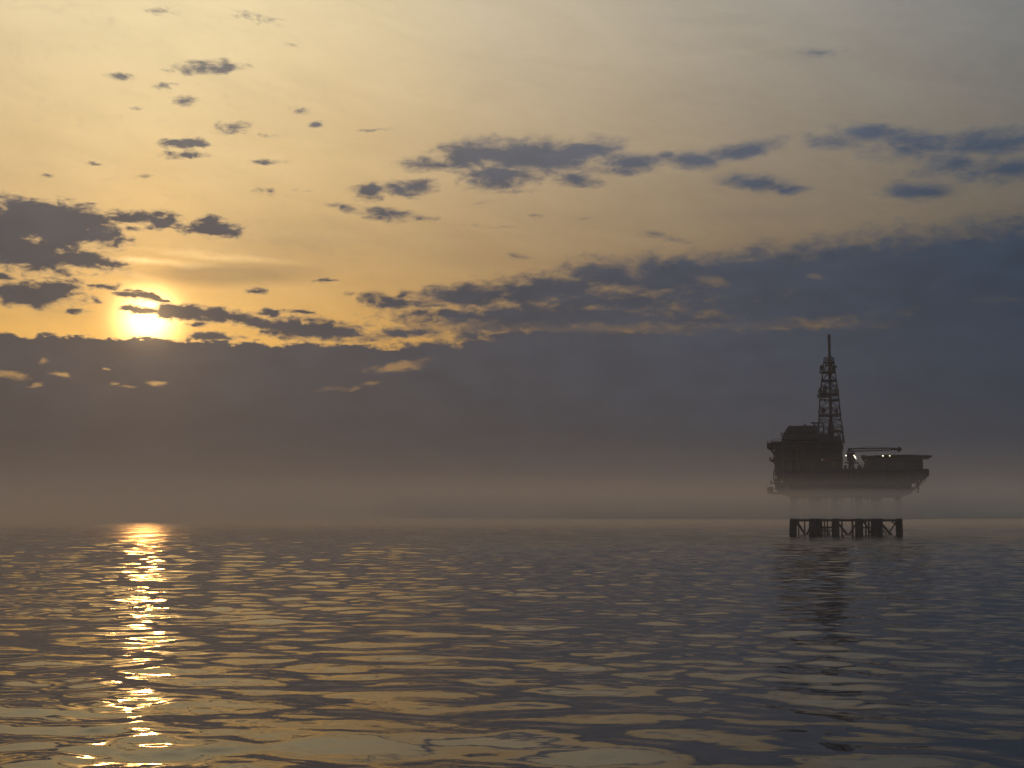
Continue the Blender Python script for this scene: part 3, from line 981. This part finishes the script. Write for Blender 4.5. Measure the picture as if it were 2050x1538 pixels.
for i, (a, b) in enumerate(zip(levels[:-1], levels[1:])):
    for sy in (-1, 1):
        m_ = (edge_l(b) + edge_r(b)) / 2
        tube('lacing_bar', tower, M_MAST, tw(edge_l(a), a, sy * half(a)), tw(m_, b, sy * half(b)), .12, None, 5)
        tube('lacing_bar', tower, M_MAST, tw(edge_r(a), a, sy * half(a)), tw(m_, b, sy * half(b)), .12, None, 5)
    for ed in (edge_l, edge_r):
        s = 1 if i % 2 else -1
        tube('lacing_bar', tower, M_MAST, tw(ed(a), a, -s * half(a)), tw(ed(b), b, s * half(b)), .11, None, 5)


def stage(v, u0, u1, rail=True):
    h = half(v) + .5
    a, b = tw(u0, v), tw(u1, v)
    s = box('work_stage', tower, M_MAST, a[0], b[0], -h, h, a[2] - .14, a[2] + .14, .03)
    if rail:
        for yy in (-h, h):
            bm = bmesh.new()
            n = 6
            for i in range(n + 1):
                p = Vector((a[0] + (b[0] - a[0]) * i / n, yy, a[2]))
                add_tube(bm, p, p + Vector((0, 0, 1.1)), .05, None, 5)
            for hh in (.55, 1.1):
                add_tube(bm, (a[0], yy, a[2] + hh), (b[0], yy, a[2] + hh), .05, None, 5)
            finish('stage_railing', bm, M_MAST, s)
    return s


stage(745.5, 1641, 1661)
stage(744.5, 1659, 1673)
stage(726, 1650, 1670.5)
stage(733.8, 1664, 1676, False)
stage(794, 1636.5, 1660)
stage(788.5, 1642, 1680)
stage(832.5, 1640, 1685)
stage(802, 1664, 1680, False)
stage(864, 1656, 1688.5)


def dish(u, v, y, rad, ax):
    d = lathe('satellite_dish', tower, M_DISH, tw(u, v, y), ax, [(.15, 0), (rad * .55, rad * .14), (rad * .9, rad * .42), (rad, rad * .62), (rad * .96, rad * .64), (rad * .5, rad * .30), (.05, rad * .2)], 20)
    a = Vector(ax).normalized()
    p = Vector(tw(u, v, y))
    tube('feed_horn', d, M_DARK, p + a * rad * .2, p + a * rad * .95, .07, .12, 6)
    tube('dish_mount', d, M_MAST, p - a * .7, p + a * .1, .16, None, 6)


dish(1648, 737, -3.2, 1.0, (-.8, -1, .05))
dish(1667, 739, -2.8, .9, (.5, -1, .05))
dish(1645, 784, -3.6, 1.1, (-1, -.7, .0))
dish(1653, 780.5, -3.4, .9, (-.3, -1, .1))
dish(1672, 784, -3.2, .75, (.6, -1, 0))
dish(1650, 824, -4.0, 1.05, (-.4, -1, .05))
dish(1673, 824, -3.6, .85, (.6, -1, .05))
dish(1640, 825, -3.0, .5, (-1, -.5, 0))
box('antenna_panel', tower, M_DARK, tw(1648.5, 0)[0], tw(1656, 0)[0], -3.6, -3.2, tw(0, 789)[2], tw(0, 778)[2], .05)
for u, v0, v1 in [(1650.8, 727, 719.5), (1667, 727, 720), (1669.8, 728, 720), (1664.8, 720, 712), (1665, 775, 768), (1675, 790, 780), (1678, 802, 781)]:
    tube('whip_antenna', tower, M_MAST, tw(u, v0, -2), tw(u, v1, -2), .09, .06, 5)
for u, v in [(1653, 774), (1668.5, 774), (1652, 802), (1654, 732.5), (1666.5, 732)]:
    lathe('beacon', tower, M_DARK, tw(u, v, -2.6), (0, 0, 1), [(.2, -.35), (.45, -.2), (.45, .25), (.15, .45)], 10)

# ---------------------------------------------------------------- air: haze over everything, a low fog bank round the platform
def volume_box(name, x0, x1, y0, y1, z0, z1, dens, col, aniso, label):
    o = box(name, None, None or M_DARK, x0, x1, y0, y1, z0, z1, 0)
    o.data.materials.clear()
    mt, q, out_ = material(name)
    v = q.new('ShaderNodeVolumePrincipled')
    v.inputs['Color'].default_value = (*col, 1.0)
    v.inputs['Density'].default_value = dens
    v.inputs['Anisotropy'].default_value = aniso
    q.put(out_.inputs['Volume'], v.outputs[0])
    o.data.materials.append(mt)
    o['kind'] = 'stuff'
    o['label'] = label
    o['category'] = name.split('_')[0]
    return o


volume_box('haze', -6100, 6100, -6100, 6100, -1.5, 84.0, HAZE, HAZE_COL, HAZE_ANISO, 'pale warm haze thickening toward the horizon over the sea')
# low mist over the whole sea, then a denser bank round the platform; each layer a little wider and
# thinner than the one inside it, so that the bank has no hard rim
FOG_LAYERS = [(5.7, 9.0, 40, 215, 430, 640, 0.0040), (5.8, 11.5, 10, 250, 415, 670, 0.0045), (5.9, 14.5, -40, 300, 400, 720, 0.0032),
              (6.0, 18.5, -110, 380, 390, 800, 0.0010), (6.1, 25.0, -220, 500, 380, 950, 0.0003)]
for zb, zt, xa, xb, ya, yb, dn in FOG_LAYERS:
    volume_box('fog_bank', xa, xb, ya, yb, zb, zt, dn * FOG, FOG_COL, 0.3,
               'thin low layer of sea fog veiling the legs of the platform')['group'] = 'fog layers over the sea'
for zt, ya, dn in ((13.0, 660.0, 0.40), (30.0, 760.0, 0.35), (62.0, 900.0, 0.25)):
    volume_box('low_mist', -4000 - ya, 4000 + ya, ya, 4200 - zt, -1.0 - zt * .01, zt, dn * MIST, MIST_COL, 0.4,
               'wide low sheet of mist far out on the sea just above the horizon')['group'] = 'mist layers over the sea'
